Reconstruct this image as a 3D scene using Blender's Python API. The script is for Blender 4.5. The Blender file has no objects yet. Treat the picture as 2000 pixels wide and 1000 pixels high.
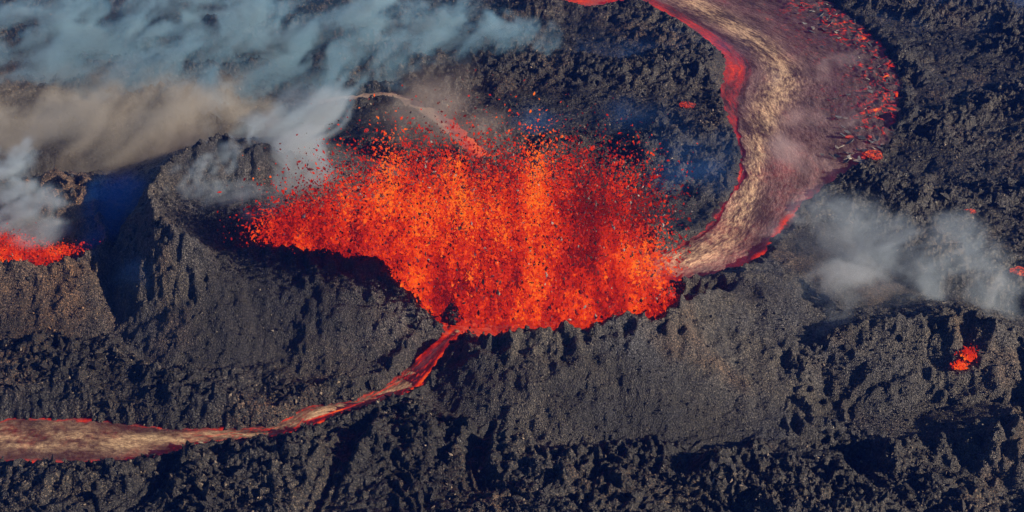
import bpy, math, random
import numpy as np

# ------------------------------------------------------------------ camera, sky, sun, exposure
scene = bpy.context.scene
COL = scene.collection
CAM_Y, CAM_H, PITCH = -343.0, 240.0, math.radians(35.0)
FPX = 2747.0                                    # focal length in pixels of the 2000 px wide photograph
cam = bpy.data.cameras.new('camera')
cam.sensor_width = 36.0
cam.lens = 36.0 * FPX / 2000.0
cam.clip_start, cam.clip_end = 1.0, 20000.0
cam_o = bpy.data.objects.new('camera', cam)
COL.objects.link(cam_o)
cam_o.location = (0, CAM_Y, CAM_H)
cam_o.rotation_euler = (math.pi / 2 - PITCH, 0, 0)
scene.camera = cam_o

SUN = np.array([0.88, -0.24, 0.41]); SUN /= np.linalg.norm(SUN)
SUN_EL = math.asin(SUN[2]); SUN_AZ = math.atan2(SUN[0], SUN[1])     # azimuth from +Y, clockwise
world = bpy.data.worlds.new('World'); scene.world = world
world.use_nodes = True
wn = world.node_tree.nodes; wl = world.node_tree.links
sky = wn.new('ShaderNodeTexSky'); sky.sky_type = 'NISHITA'; sky.sun_disc = False
sky.sun_elevation = SUN_EL; sky.sun_rotation = SUN_AZ
sky.air_density = 1.0; sky.dust_density = 0.3; sky.ozone_density = 7.0
bg = wn['Background']; bg.inputs['Strength'].default_value = 0.05
wl.new(sky.outputs[0], bg.inputs['Color'])

sl = bpy.data.lights.new('sun', 'SUN'); sl.energy = 5.0; sl.angle = math.radians(0.5); sl.color = (1.0, 0.84, 0.63)
sun_o = bpy.data.objects.new('sun', sl); COL.objects.link(sun_o)
from mathutils import Vector
sun_o.rotation_euler = Vector(SUN.tolist()).to_track_quat('Z', 'Y').to_euler()
sun_o.location = (200, -80, 300)

scene.view_settings.view_transform = 'Standard'; scene.view_settings.look = 'None'
scene.view_settings.exposure = 0.62; scene.view_settings.gamma = 1.0
cy = scene.cycles
cy.use_denoising = True
cy.max_bounces = 5; cy.diffuse_bounces = 2; cy.glossy_bounces = 2; cy.volume_bounces = 1; cy.transparent_max_bounces = 8
cy.volume_step_rate = 2.0; cy.volume_max_steps = 256
cy.sample_clamp_indirect = 3.0

rng = np.random.default_rng(7); random.seed(7)

# ------------------------------------------------------------------ helpers
CP, SP = math.cos(PITCH), math.sin(PITCH)
def P(px, py, z=0.0):
    """world point at height z seen at pixel (px, py) of the 2000 x 1000 photograph"""
    u = (px - 1000.0) / FPX; v = (500.0 - py) / FPX
    d = np.array([u, CP + v * SP, -SP + v * CP])
    k = (z - CAM_H) / d[2]
    return np.array([0, CAM_Y, CAM_H]) + d * k
def PV(px, py, y):
    """world point on the upright plane at depth y seen at pixel (px, py)"""
    u = (px - 1000.0) / FPX; v = (500.0 - py) / FPX
    d = np.array([u, CP + v * SP, -SP + v * CP])
    return np.array([0, CAM_Y, CAM_H]) + d * ((y - CAM_Y) / d[1])

def _h(ix, iy, seed):
    n = (ix.astype(np.uint32) * np.uint32(374761393) + iy.astype(np.uint32) * np.uint32(668265263) + np.uint32((seed * 2654435761 + 12345) % 4294967296))
    n = (n ^ (n >> np.uint32(13))) * np.uint32(1274126177)
    n = (n ^ (n >> np.uint32(15))) * np.uint32(2246822519)
    return n ^ (n >> np.uint32(16))
def rnd2(ix, iy, seed):
    return _h(ix, iy, seed).astype(np.float32) / np.float32(4294967295.0)
def noise2(x, y, seed=0):
    """gradient noise, about -0.7..0.7"""
    x = np.asarray(x, np.float32); y = np.asarray(y, np.float32)
    fx = np.floor(x); fy = np.floor(y); ix = fx.astype(np.int32); iy = fy.astype(np.int32)
    dx = x - fx; dy = y - fy
    ux = dx * dx * dx * (dx * (dx * 6 - 15) + 10); uy = dy * dy * dy * (dy * (dy * 6 - 15) + 10)
    def g(i, j, ax, ay):
        a = rnd2(i, j, seed) * np.float32(6.2831853)
        return np.cos(a) * ax + np.sin(a) * ay
    n00 = g(ix, iy, dx, dy); n10 = g(ix + 1, iy, dx - 1, dy); n01 = g(ix, iy + 1, dx, dy - 1); n11 = g(ix + 1, iy + 1, dx - 1, dy - 1)
    a = n00 + ux * (n10 - n00); b = n01 + ux * (n11 - n01)
    return a + uy * (b - a)
def fbm2(x, y, o=4, seed=0, gain=0.5):
    s = 0; a = 1.0
    for i in range(o):
        s = s + a * noise2(x, y, seed + i * 17); x = x * 2.03 + 11.3; y = y * 2.03 - 7.1; a *= gain
    return s
def ridge2(x, y, o=4, seed=0, gain=0.5):
    s = 0; a = 1.0
    for i in range(o):
        s = s + a * (1 - 2.2 * np.abs(noise2(x, y, seed + i * 17))); x = x * 2.03 + 5.3; y = y * 2.03 - 3.1; a *= gain
    return s
def worley2(x, y, seed=0, f2=False):
    """F1 distance, cell value (and F2)"""
    x = np.asarray(x, np.float32); y = np.asarray(y, np.float32)
    ix = np.floor(x).astype(np.int32); iy = np.floor(y).astype(np.int32)
    d1 = np.full(x.shape, 9.0, np.float32); d2 = d1.copy(); c = np.zeros_like(d1)
    for i in (-1, 0, 1):
        for j in (-1, 0, 1):
            a = ix + i; b = iy + j
            qx = a + rnd2(a, b, seed) - x; qy = b + rnd2(a, b, seed + 5) - y
            d = qx * qx + qy * qy
            m = d < d1
            d2 = np.where(m, d1, np.minimum(d2, d))
            c = np.where(m, rnd2(a, b, seed + 9), c); d1 = np.where(m, d, d1)
    return (np.sqrt(d1), c, np.sqrt(d2)) if f2 else (np.sqrt(d1), c)
def sstep(a, b, x):
    t = np.clip((x - a) / (b - a), 0, 1); return t * t * (3 - 2 * t)
def smax(a, b, k):
    h = np.clip(0.5 + 0.5 * (a - b) / k, 0, 1); return b + (a - b) * h + k * h * (1 - h)

def catmull(pts, n, closed=False):
    """smooth curve through the points, resampled to n points evenly by length"""
    p = np.array(pts, float); m = len(p); out = []
    rngs = range(m if closed else m - 1)
    for i in rngs:
        a, b, c, d = (p[(i - 1) % m], p[i], p[(i + 1) % m], p[(i + 2) % m]) if closed else (p[max(i - 1, 0)], p[i], p[i + 1], p[min(i + 2, m - 1)])
        for t in np.linspace(0, 1, 12, endpoint=False):
            out.append(0.5 * (2 * b + (c - a) * t + (2 * a - 5 * b + 4 * c - d) * t * t + (3 * b - a - 3 * c + d) * t ** 3))
    out.append(p[0] if closed else p[-1])
    out = np.array(out); L = np.r_[0, np.cumsum(np.linalg.norm(np.diff(out, axis=0), axis=1))]
    s = np.linspace(0, L[-1], n)
    return np.stack([np.interp(s, L, out[:, k]) for k in range(out.shape[1])], 1)

def envelope(X, Y, pts, slope):
    """highest of (crest height - slope * distance) over a crest line"""
    z = np.full(X.shape, -1e3, np.float32)
    for a, b in zip(pts[:-1], pts[1:]):
        e = b[:2] - a[:2]; L2 = max(float(e @ e), 1e-6)
        t = np.clip(((X - a[0]) * e[0] + (Y - a[1]) * e[1]) / L2, 0, 1)
        d = np.hypot(X - (a[0] + t * e[0]), Y - (a[1] + t * e[1]))
        z = np.maximum(z, a[2] + t * (b[2] - a[2]) - slope * d)
    return z
def seg_dist(X, Y, pts):
    """distance to a line and the height of its nearest point"""
    D = np.full(X.shape, 1e4, np.float32); Z = np.zeros(X.shape, np.float32)
    for a, b in zip(pts[:-1], pts[1:]):
        e = b[:2] - a[:2]; L2 = max(float(e @ e), 1e-6)
        t = np.clip(((X - a[0]) * e[0] + (Y - a[1]) * e[1]) / L2, 0, 1)
        d = np.hypot(X - (a[0] + t * e[0]), Y - (a[1] + t * e[1]))
        m = d < D; D = np.where(m, d, D); Z = np.where(m, a[2] + t * (b[2] - a[2]), Z)
    return D, Z
def inside(X, Y, poly):
    r = np.zeros(X.shape, bool); n = len(poly)
    for i in range(n):
        x0, y0 = poly[i][:2]; x1, y1 = poly[(i + 1) % n][:2]
        if y0 == y1: continue
        c = ((y0 > Y) != (y1 > Y)) & (X < (x1 - x0) * (Y - y0) / (y1 - y0) + x0)
        r ^= c
    return r

def mesh_np(name, verts, faces, smooth=True):
    """mesh from numpy arrays; faces is (n,3) or (n,4)"""
    me = bpy.data.meshes.new(name)
    verts = np.ascontiguousarray(verts, np.float32); faces = np.ascontiguousarray(faces, np.int32)
    k = faces.shape[1]
    me.vertices.add(len(verts)); me.vertices.foreach_set('co', verts.ravel())
    me.loops.add(faces.size); me.loops.foreach_set('vertex_index', faces.ravel())
    me.polygons.add(len(faces)); me.polygons.foreach_set('loop_start', np.arange(0, faces.size, k, dtype=np.int32))
    me.polygons.foreach_set('use_smooth', np.full(len(faces), smooth, bool))
    me.update(calc_edges=True)
    return me
def fattr(me, name, v):
    a = me.attributes.new(name, 'FLOAT', 'POINT'); a.data.foreach_set('value', np.ascontiguousarray(v, np.float32).ravel())
def cattr(me, name, c):
    a = me.attributes.new(name, 'FLOAT_COLOR', 'POINT')
    c = np.asarray(c, np.float32)
    if c.shape[1] == 3: c = np.c_[c, np.ones(len(c), np.float32)]
    a.data.foreach_set('color', np.ascontiguousarray(c).ravel())
def add(name, me, mat=None, parent=None, loc=None):
    o = bpy.data.objects.new(name, me); COL.objects.link(o)
    if mat is not None and me is not None and not me.materials: me.materials.append(mat)
    if parent is not None: o.parent = parent
    if loc is not None: o.location = loc
    return o
def tag(o, label=None, cat=None, group=None, kind=None):
    if label: o['label'] = label
    if cat: o['category'] = cat
    if group: o['group'] = group
    if kind: o['kind'] = kind
    return o

# ------------------------------------------------------------------ materials
class NT:
    def __init__(s, name):
        s.m = bpy.data.materials.new(name); s.m.use_nodes = True
        s.t = s.m.node_tree; s.n = s.t.nodes; s.b = s.n['Principled BSDF']; s.out = s.n['Material Output']
    def new(s, k, **kw):
        n = s.n.new(k)
        for a, v in kw.items(): setattr(n, a, v)
        return n
    def link(s, a, b): s.t.links.new(a, b)
    def noise(s, vec, scale, detail=4, rough=0.55, dist=0.0):
        n = s.new('ShaderNodeTexNoise'); n.inputs['Scale'].default_value = scale; n.inputs['Detail'].default_value = detail
        n.inputs['Roughness'].default_value = rough; n.inputs['Distortion'].default_value = dist
        if vec is not None: s.link(vec, n.inputs['Vector'])
        return n.outputs['Fac']
    def ramp(s, fac, stops):
        r = s.new('ShaderNodeValToRGB'); e = r.color_ramp.elements
        while len(e) < len(stops): e.new(0.5)
        for q, (p, c) in zip(e, stops): q.position = p; q.color = (*c, 1) if len(c) == 3 else c
        s.link(fac, r.inputs['Fac']); return r.outputs['Color']
    def mix(s, f, a, b, mode='MIX'):
        m = s.new('ShaderNodeMix', data_type='RGBA', blend_type=mode)
        for sock, v in ((m.inputs[0], f), (m.inputs[6], a), (m.inputs[7], b)):
            if hasattr(v, 'is_linked'): s.link(v, sock)
            elif isinstance(v, (int, float)): sock.default_value = v
            else: sock.default_value = (*v, 1)
        return m.outputs[2]
    def math(s, op, a, b=0.0, clamp=False):
        m = s.new('ShaderNodeMath', operation=op, use_clamp=clamp)
        for sock, v in ((m.inputs[0], a), (m.inputs[1], b)):
            if hasattr(v, 'is_linked'): s.link(v, sock)
            else: sock.default_value = v
        return m.outputs[0]
    def attr(s, name, out='Fac'):
        a = s.new('ShaderNodeAttribute', attribute_name=name); return a.outputs[out]
    def pos(s): return s.new('ShaderNodeNewGeometry').outputs['Position']
    def bump(s, h, strength, dist, prev=None):
        b = s.new('ShaderNodeBump'); b.inputs['Strength'].default_value = strength; b.inputs['Distance'].default_value = dist
        s.link(h, b.inputs['Height'])
        if prev is not None: s.link(prev, b.inputs['Normal'])
        return b.outputs['Normal']

def rock_material(name, dark, mid, pale, grain, bump):
    t = NT(name); p = t.pos()
    big = t.noise(p, 0.05, 4, 0.6); fine = t.math('ADD', t.math('MULTIPLY', t.noise(p, grain, 5, 0.7), 0.45), t.math('MULTIPLY', t.noise(p, grain * 2.7, 3, 0.7), 0.55))
    c = t.ramp(fine, [(0.40, dark), (0.52, mid), (0.64, pale)])  # pale stop paints sun highlights into the rock colour
    tint = t.ramp(big, [(0.35, (0.75, 0.82, 1.0)), (0.6, (1.0, 0.93, 0.84))])
    c = t.mix(1.0, c, tint, 'MULTIPLY')
    patch = t.noise(p, 0.022, 3, 0.6, 0.5)
    c = t.mix(1.0, c, t.ramp(patch, [(0.38, (0.38, 0.39, 0.43)), (0.60, (1.4, 1.34, 1.27))]), 'MULTIPLY')
    c = t.mix(t.attr('pale'), c, (0.28, 0.24, 0.185))
    rust = t.attr('rust')
    c = t.mix(rust, c, t.mix(1.0, c, (1.7, 1.1, 0.72), 'MULTIPLY'))
    t.link(c, t.b.inputs['Base Color'])
    v = t.new('ShaderNodeTexVoronoi'); v.inputs['Scale'].default_value = grain * 1.3; t.link(p, v.inputs['Vector'])
    rr = t.ramp(t.noise(p, grain * 0.8, 2), [(0.35, (0.30,) * 3), (0.65, (0.8,) * 3)])
    t.link(rr, t.b.inputs['Roughness'])
    t.b.inputs['Specular IOR Level'].default_value = 0.45
    h = t.math('SUBTRACT', t.noise(p, grain * 1.6, 4, 0.75), t.math('MULTIPLY', v.outputs['Distance'], 0.8))
    t.link(t.bump(h, bump, 0.35), t.b.inputs['Normal'])
    return t.m
M_FIELD = rock_material('lava_field_rock', (0.0015, 0.0018, 0.0028), (0.0062, 0.0065, 0.0078), (0.18, 0.148, 0.110), 1.2, 1.0)  # near-black tones stand in for shade, pale specks for sun glints
M_CONE = rock_material('cone_clinker', (0.003, 0.004, 0.005), (0.026, 0.0265, 0.028), (0.29, 0.265, 0.235), 2.0, 1.0)
M_ROCK = rock_material('boulder_rock', (0.004, 0.0045, 0.006), (0.015, 0.015, 0.017), (0.09, 0.082, 0.07), 2.2, 0.7)

def heat_emission(t, hot, strength=1.0):
    c = t.ramp(hot, [(0.0, (0, 0, 0)), (0.22, (0.05, 0.002, 0.001)), (0.45, (0.32, 0.008, 0.003)), (0.7, (0.80, 0.045, 0.003)), (0.88, (1.0, 0.14, 0.006)), (1.0, (1.0, 0.30, 0.03))])
    t.link(c, t.b.inputs['Emission Color']); t.b.inputs['Emission Strength'].default_value = strength
    t.m.cycles.emission_sampling = 'NONE'

def river_material():
    t = NT('flowing_lava_crust'); p = t.pos()
    cv = t.new('ShaderNodeCombineXYZ')
    t.link(t.math('MULTIPLY', t.attr('along'), 0.9), cv.inputs[0]); t.link(t.math('MULTIPLY', t.attr('across'), 3.0), cv.inputs[1])
    st = t.noise(cv.outputs[0], 1.0, 5, 0.65, 0.6)
    col = t.attr('crust', 'Color')
    c = t.mix(1.0, col, t.ramp(st, [(0.30, (0.35, 0.33, 0.33)), (0.55, (1, 1, 1)), (0.75, (1.7, 1.6, 1.45))]), 'MULTIPLY')
    t.link(c, t.b.inputs['Base Color'])
    t.b.inputs['Roughness'].default_value = 0.55
    hot = t.math('MULTIPLY', t.attr('hot'), t.math('ADD', 0.45, t.math('MULTIPLY', t.noise(p, 0.9, 4, 0.7), 1.1)), True)
    heat_emission(t, hot, 0.60)
    t.link(t.bump(t.math('ADD', st, t.math('MULTIPLY', t.noise(p, 1.4, 4, 0.7), 0.6)), 0.8, 0.5), t.b.inputs['Normal'])
    return t.m
M_RIVER = river_material()

def spray_material():
    t = NT('molten_lava_spray')
    t.link(t.attr('glow', 'Color'), t.b.inputs['Emission Color']); t.b.inputs['Emission Strength'].default_value = 0.68
    t.link(t.attr('crust', 'Color'), t.b.inputs['Base Color']); t.b.inputs['Roughness'].default_value = 0.6; t.b.inputs['Specular IOR Level'].default_value = 0.08
    t.m.cycles.emission_sampling = 'NONE'
    return t.m
M_SPRAY = spray_material()
def clot_material(name, glow, base):
    t = NT(name); p = t.new('ShaderNodeTexCoord').outputs['Object']
    n = t.noise(p, 1.6, 3, 0.6)
    t.link(t.ramp(n, [(0.42, (glow[0] * 0.35, glow[1] * 0.1, glow[2] * 0.2)), (0.58, glow)]), t.b.inputs['Emission Color'])
    t.b.inputs['Emission Strength'].default_value = 0.68; t.b.inputs['Base Color'].default_value = (*base, 1)
    t.b.inputs['Roughness'].default_value = 0.6; t.b.inputs['Specular IOR Level'].default_value = 0.2; t.m.cycles.emission_sampling = 'NONE'
    return t.m
M_CLOT = [clot_material('clot_orange', (1.0, 0.17, 0.008), (0.02, 0.01, 0.01)), clot_material('clot_red', (0.75, 0.03, 0.003), (0.02, 0.01, 0.01)),
          clot_material('clot_cooled', (0.10, 0.004, 0.002), (0.03, 0.028, 0.028))]
def pool_material():
    t = NT('molten_pool'); p = t.pos()
    n = t.noise(p, 0.12, 5, 0.6, 0.8); w = t.noise(p, 0.5, 5, 0.7, 1.0)
    hot = t.math('ADD', t.math('MULTIPLY', n, 0.55), t.math('MULTIPLY', w, 0.55))
    t.link(t.ramp(w, [(0.35, (0.02, 0.02, 0.02)), (0.7, (0.06, 0.05, 0.045))]), t.b.inputs['Base Color'])
    heat_emission(t, hot, 0.60); t.b.inputs['Roughness'].default_value = 0.6; t.b.inputs['Specular IOR Level'].default_value = 0.15
    t.link(t.bump(w, 0.8, 0.6), t.b.inputs['Normal'])
    return t.m
M_POOL = pool_material()

# ------------------------------------------------------------------ layout: crests and rivers, from the photograph
def crest(pts, n, closed=True): return catmull([P(*q) for q in pts], n, closed)
MAIN = crest([(430, 276, 34), (390, 290, 34), (345, 308, 33), (312, 350, 31), (293, 385, 30), (308, 430, 28), (340, 462, 26), (390, 486, 23),
              (440, 494, 19), (500, 487, 18.5), (560, 489, 19), (605, 505, 18), (640, 497, 19), (690, 506, 19.5), (735, 514, 19), (765, 552, 16),
              (800, 590, 13), (838, 630, 10), (868, 657, 7.0), (895, 652, 10), (945, 664, 13), (1000, 657, 15), (1070, 655, 16.5), (1150, 645, 17.5),
              (1205, 624, 19), (1240, 618, 19.5), (1268, 638, 17), (1305, 628, 17.5), (1332, 608, 16), (1340, 582, 12), (1325, 556, 8.0),
              (1285, 508, 7.5), (1290, 470, 9), (1200, 425, 11), (1000, 400, 11), (850, 375, 12), (720, 334, 15), (640, 338, 19), (560, 318, 25), (500, 296, 32)], 150)
SPUR = crest([(705, 336, 15), (650, 350, 14.5), (590, 378, 13.5), (540, 405, 12.5), (480, 435, 11)], 20, False)
EAST = crest([(1455, 543, 14), (1530, 575, 10), (1600, 620, 8), (1660, 660, 6)], 16, False)
EDGE = crest([(1330, 610, 16.5), (1365, 590, 16), (1410, 566, 15.5), (1440, 548, 15), (1462, 540, 13)], 16, False)
LEFT = crest([(206, 490, 16), (175, 500, 15.5), (140, 510, 15), (100, 524, 14), (50, 526, 14), (0, 518, 15), (-60, 500, 16), (-130, 470, 17), (-160, 420, 18),
              (-120, 370, 20), (-40, 358, 21), (30, 361, 21), (75, 353, 22), (115, 347, 23), (160, 370, 21), (190, 410, 19), (208, 455, 17)], 70)
RIGHT = crest([(1600, 692, 8), (1630, 665, 10.5), (1660, 645, 13.5), (1720, 628, 16), (1780, 628, 16.5), (1850, 615, 18), (1905, 618, 18), (1950, 645, 17),
               (1985, 663, 13.5), (2050, 720, 12), (2060, 800, 8), (1980, 860, 5), (1880, 880, 2.5), (1760, 870, 2), (1650, 850, 2), (1580, 800, 3.5), (1570, 740, 6)], 70)
SMALL_C = P(1876, 752, 3.0)

TUBES = [(crest([(a, b, 0.5) for a, b in p_], 40, False), r_) for p_, r_ in (
    ([(1765, 773), (1705, 778), (1668, 796), (1662, 826), (1680, 852), (1692, 876), (1678, 912)], 1.6), ([(1672, 905), (1705, 948), (1750, 975), (1785, 1010)], 2.0),
    ([(1668, 862), (1620, 885), (1575, 896), (1520, 890)], 1.8), ([(1335, 940), (1345, 905), (1390, 880), (1440, 872)], 1.3), ([(1600, 795), (1560, 800), (1545, 825), (1560, 860), (1610, 868)], 1.5),
    ([(700, 860), (660, 920), (625, 985), (600, 1040)], 1.4), ([(330, 925), (300, 965), (240, 1010)], 1.4), ([(960, 850), (930, 900), (940, 960)], 1.2))]
RIVERS = {}
def river(key, left, right, n):
    L = catmull([P(*q) for q in left], n); R = catmull([P(*q) for q in right], n)
    RIVERS[key] = (L, R)
river('east', [(1225, 532, 7.0), (1262, 512, 7.0), (1330, 475, 6), (1390, 432, 5), (1436, 360, 4), (1445, 300, 3.3), (1425, 240, 2.8), (1405, 180, 2.4), (1415, 120, 2), (1378, 80, 1.8), (1315, 40, 1.6), (1240, 0, 1.4), (1150, -45, 1.2)],
      [(1262, 572, 7.0), (1310, 556, 7.0), (1400, 540, 6), (1480, 508, 5), (1545, 425, 4), (1640, 345, 3.3), (1712, 300, 2.8), (1745, 230, 2.4), (1750, 160, 2), (1715, 95, 1.8), (1655, 40, 1.6), (1600, 0, 1.4), (1540, -45, 1.2)], 90)
river('west', [(884, 640, 7.4), (852, 668, 6.0), (815, 700, 4.6), (775, 738, 3.2), (705, 778, 2.0), (660, 788, 1.6), (600, 797, 1.3), (540, 828, 1.1), (480, 838, 1), (400, 838, .9), (300, 835, .8), (180, 822, .7), (60, 818, .6), (-60, 822, .5), (-160, 825, .5)],
      [(905, 652, 7.4), (868, 690, 6.0), (848, 722, 4.6), (800, 768, 3.2), (720, 798, 2.0), (665, 812, 1.6), (605, 838, 1.3), (545, 856, 1.1), (480, 862, 1), (400, 870, .9), (300, 898, .8), (180, 908, .7), (60, 905, .6), (-60, 900, .5), (-160, 898, .5)], 90)
river('north', [(952, 300, 7), (925, 272, 5), (885, 235, 3.5), (830, 205, 2.4), (770, 182, 1.8), (700, 185, 1.4), (620, 195, 1.2)],
      [(928, 312, 7), (895, 285, 5), (855, 246, 3.5), (812, 217, 2.4), (765, 196, 1.8), (700, 200, 1.4), (620, 212, 1.2)], 50)
river('far', [(1060, -10, 1.4), (1110, 12, 1.3), (1160, 20, 1.2), (1210, 8, 1.1), (1250, -20, 1)],
      [(1075, -30, 1.4), (1115, -8, 1.3), (1155, -4, 1.2), (1195, -12, 1.1), (1230, -30, 1)], 30)

# ------------------------------------------------------------------ ground height
def ground(X, Y):
    """height, cone index (0 field, 1 main, 2 left, 3 right), rust tint"""
    wx = fbm2(X * 0.05, Y * 0.05, 3, 3) * 5.0; wy = fbm2(X * 0.05 + 40, Y * 0.05, 3, 8) * 5.0
    fx = fbm2(X * 0.28, Y * 0.28, 3, 21) * 1.5; fy = fbm2(X * 0.28, Y * 0.28, 3, 31) * 1.5
    Xw, Yw = X + 0.35 * wx + fx, Y + 0.35 * wy + fy
    base = 0.9 * fbm2(X * 0.03, Y * 0.03, 4, 50) + 0.3
    field = base.copy()
    wl0 = MAIN[:, 0] < P(425, 490, 20)[0]; i0 = int(np.argmax(~wl0)); loop_ = np.roll(MAIN[:-1], -i0, 0); wl1 = loop_[:, 0] < P(425, 490, 20)[0]
    j0 = int(np.argmax(wl1)); rest, west = loop_[:j0 + 1], np.r_[loop_[j0:], loop_[:1]]
    zmain_o = np.maximum(np.maximum(np.maximum(envelope(Xw, Yw, rest, 0.56), envelope(Xw, Yw, west, 1.35)), envelope(Xw, Yw, EAST, 0.22)), envelope(Xw, Yw, EDGE, 0.62))
    in_m = inside(Xw, Yw, MAIN)
    zin = np.maximum(envelope(Xw, Yw, MAIN, 0.95), envelope(Xw, Yw, SPUR, 0.7))
    xl = P(520, 470, 10)[0]
    leftpart = 1 - sstep(xl - 6, xl + 14, X)
    zin_soft = np.maximum(envelope(Xw, Yw, MAIN, 0.78), envelope(Xw, Yw, SPUR, 0.6))
    zin = zin * (1 - leftpart) + zin_soft * leftpart
    floor = 4.0 + leftpart * np.clip(6.0 + 0.20 * (xl + 4 - X) + 0.10 * (Y + 35), 3.0, 13.0)
    zin = smax(zin, floor + 0 * zin, 2.0)
    ll = np.roll(LEFT[:-1], -int(np.argmin(LEFT[:-1, 0])), 0); el = ll[:, 0] > P(150, 480, 16)[0]; e0, e1 = np.nonzero(el)[0][[0, -1]]
    zleft_o = np.maximum(np.maximum(envelope(Xw, Yw, ll[:e0 + 1], 0.60), envelope(Xw, Yw, ll[e1:], 0.60)), envelope(Xw, Yw, ll[e0:e1 + 1], 1.15)); in_l = inside(Xw, Yw, LEFT)
    yb = P(60, 400, 19)[1]; bk = np.roll(LEFT[:-1], -int(np.argmin(LEFT[:-1, 1])), 0); bm_ = bk[:, 1] > yb; b0, b1 = np.nonzero(bm_)[0][[0, -1]]
    zleft_i = smax(np.maximum(envelope(Xw, Yw, LEFT, 2.2), envelope(Xw, Yw, bk[b0:b1 + 1], 0.52)), np.full_like(X, 7.5), 1.0)
    zright_o = envelope(Xw, Yw, RIGHT, 0.55); in_r = inside(Xw, Yw, RIGHT)
    zright_i = smax(envelope(Xw, Yw, RIGHT, 0.8), 1.6 + 0 * X, 2.0)
    ds = np.hypot(Xw - SMALL_C[0], Yw - SMALL_C[1])
    zsmall = 8.5 + 1.2 * fbm2(X * 0.2, Y * 0.2, 2, 44) - 0.8 * np.maximum(ds - 2.6, 0) - 1.2 * np.maximum(2.4 - ds, 0)
    zm = np.where(in_m, zin, zmain_o); zl = np.where(in_l, zleft_i, zleft_o); zr = np.where(in_r, zright_i, zright_o)
    mound = 9.5 - 0.42 * np.hypot((Xw - P(1985, 850, 4)[0]) * 0.8, Yw - P(1985, 850, 4)[1]); zsmall = np.maximum(zsmall, mound)
    zr = np.maximum(zr, zsmall)
    cz = np.maximum(np.maximum(zm, zl), zr)
    kind = np.where(zm >= np.maximum(zl, zr), 1, np.where(zl >= zr, 2, 3))
    z = smax(cz, field, 3.0)
    z = np.where(in_m, zin, z); z = np.where(in_l & ~in_m, np.maximum(zleft_i, zmain_o), z)
    z = np.where(in_r, np.maximum(zright_i, zsmall), z)
    coneness = sstep(-0.5, 2.5, np.where(in_m | in_l | in_r, 5.0, cz - field))
    cone_id = np.where((np.where(in_m | in_l | in_r, 5.0, cz - field) > 1.2), kind, 0)
    cone_id = np.where(in_m, 1, np.where(in_l & ~in_m, 2, np.where(in_r & ~in_m, 3, cone_id)))
    cone_id = np.where((zsmall > field + 1.0) & ~in_m & ~in_l, 3, cone_id)
    # relief: a'a blocks on the field, spatter clumps and gravel on the cones
    d8, c8 = worley2(Xw / 7.0, Yw / 7.0, 60); d3, c3 = worley2(X / 2.6 + 0.25 * fx, Y / 2.6 + 0.25 * fy, 61); d1, c1 = worley2(X / 1.15, Y / 1.15, 62)
    rough = 0.12 + 0.95 * sstep(-0.30, 0.30, fbm2(X * 0.022, Y * 0.03, 4, 70))
    swell = ridge2((X + 1.6 * wx) * 0.028, (Y + 1.6 * wy) * 0.045, 3, 73, 0.5)
    fl = (1.1 * swell * (0.4 + rough) + 0.9 * ridge2((X + wx) * 0.08, (Y + wy) * 0.12, 4, 71, 0.6) * (0.35 + rough) + (0.3 + 2.3 * c8 * rough) * (0.55 - d8)
          + (0.15 + 1.5 * rough * c3) * (0.6 - d3) + (0.10 + 0.55 * rough) * ridge2(X * 0.30 + 0.3 * fx, Y * 0.42, 4, 75, 0.62) + (0.1 + 1.0 * c1 * rough) * (0.55 - d1))
    ropes = np.sin((Y * 0.9 + X * 0.35 + wx * 2.4 + wy * 1.6 + fx) * 1.5) * 0.55
    fl = fl * 1.3
    lobe = np.maximum(0, 1 - (worley2(Xw / 9.0 + 3, Yw / 6.0, 64)[0] * 1.25) ** 2)
    fl = fl + (1.1 - rough) * (1.3 * lobe + 0.10 * np.sin((d8 * 16 + fx * 2) * 1.6))
    front = sstep(-70, -92, Y + 6 * fbm2(X * 0.04, Y * 0.04, 2, 77))
    fl = fl + front * (ropes + 0.6 * (0.5 - d3))
    rim_d = np.minimum(np.minimum(seg_dist(X, Y, MAIN[::2])[0], seg_dist(X, Y, LEFT[::2])[0]), seg_dist(X, Y, RIGHT[::2])[0])
    rimk = np.exp(-(rim_d / 9.0) ** 2)
    lump, lc = worley2(Xw / 3.9, Yw / 4.6, 81)
    gully = ridge2(X * 0.13 + fx * 0.2, Y * 0.05, 3, 85, 0.5)
    rimk = rimk * (0.55 + 0.9 * sstep(-0.25, 0.3, fbm2(X * 0.05, Y * 0.05, 2, 88)))
    cl = (rimk * ((0.5 + 2.2 * lc) * (0.6 - lump) * 1.5 + 0.8 * fbm2(X * 0.3, Y * 0.3, 3, 86) + 1.8 * fbm2(X * 0.12, Y * 0.12, 2, 89)) + 0.5 * gully + 0.8 * fbm2(X * 0.09, Y * 0.09, 3, 87)
          + (0.22 + 0.45 * c3) * (0.5 - d3) * (0.4 + 0.9 * rimk) + (0.08 + 0.22 * c1) * (0.55 - d1))
    right_rubble = sstep(P(1740, 800)[0], P(1900, 800)[0], X) * sstep(-60, -78, Y)
    cl = cl * np.where(in_r & (ds > 9), np.where(rim_d > 2.5, 0.3, 0.6), 1.0) + right_rubble * 1.6 * ((0.3 + 1.4 * lc) * (0.6 - lump) + 0.6 * (0.6 - d8) * c8)
    z = z + fl * (1 - coneness) + cl * coneness + coneness * 1.3 * np.exp(-(rim_d / 1.6) ** 2) * np.clip(0.5 + 1.6 * fbm2(X * 0.16, Y * 0.16, 3, 97), 0, 1.4)
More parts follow.
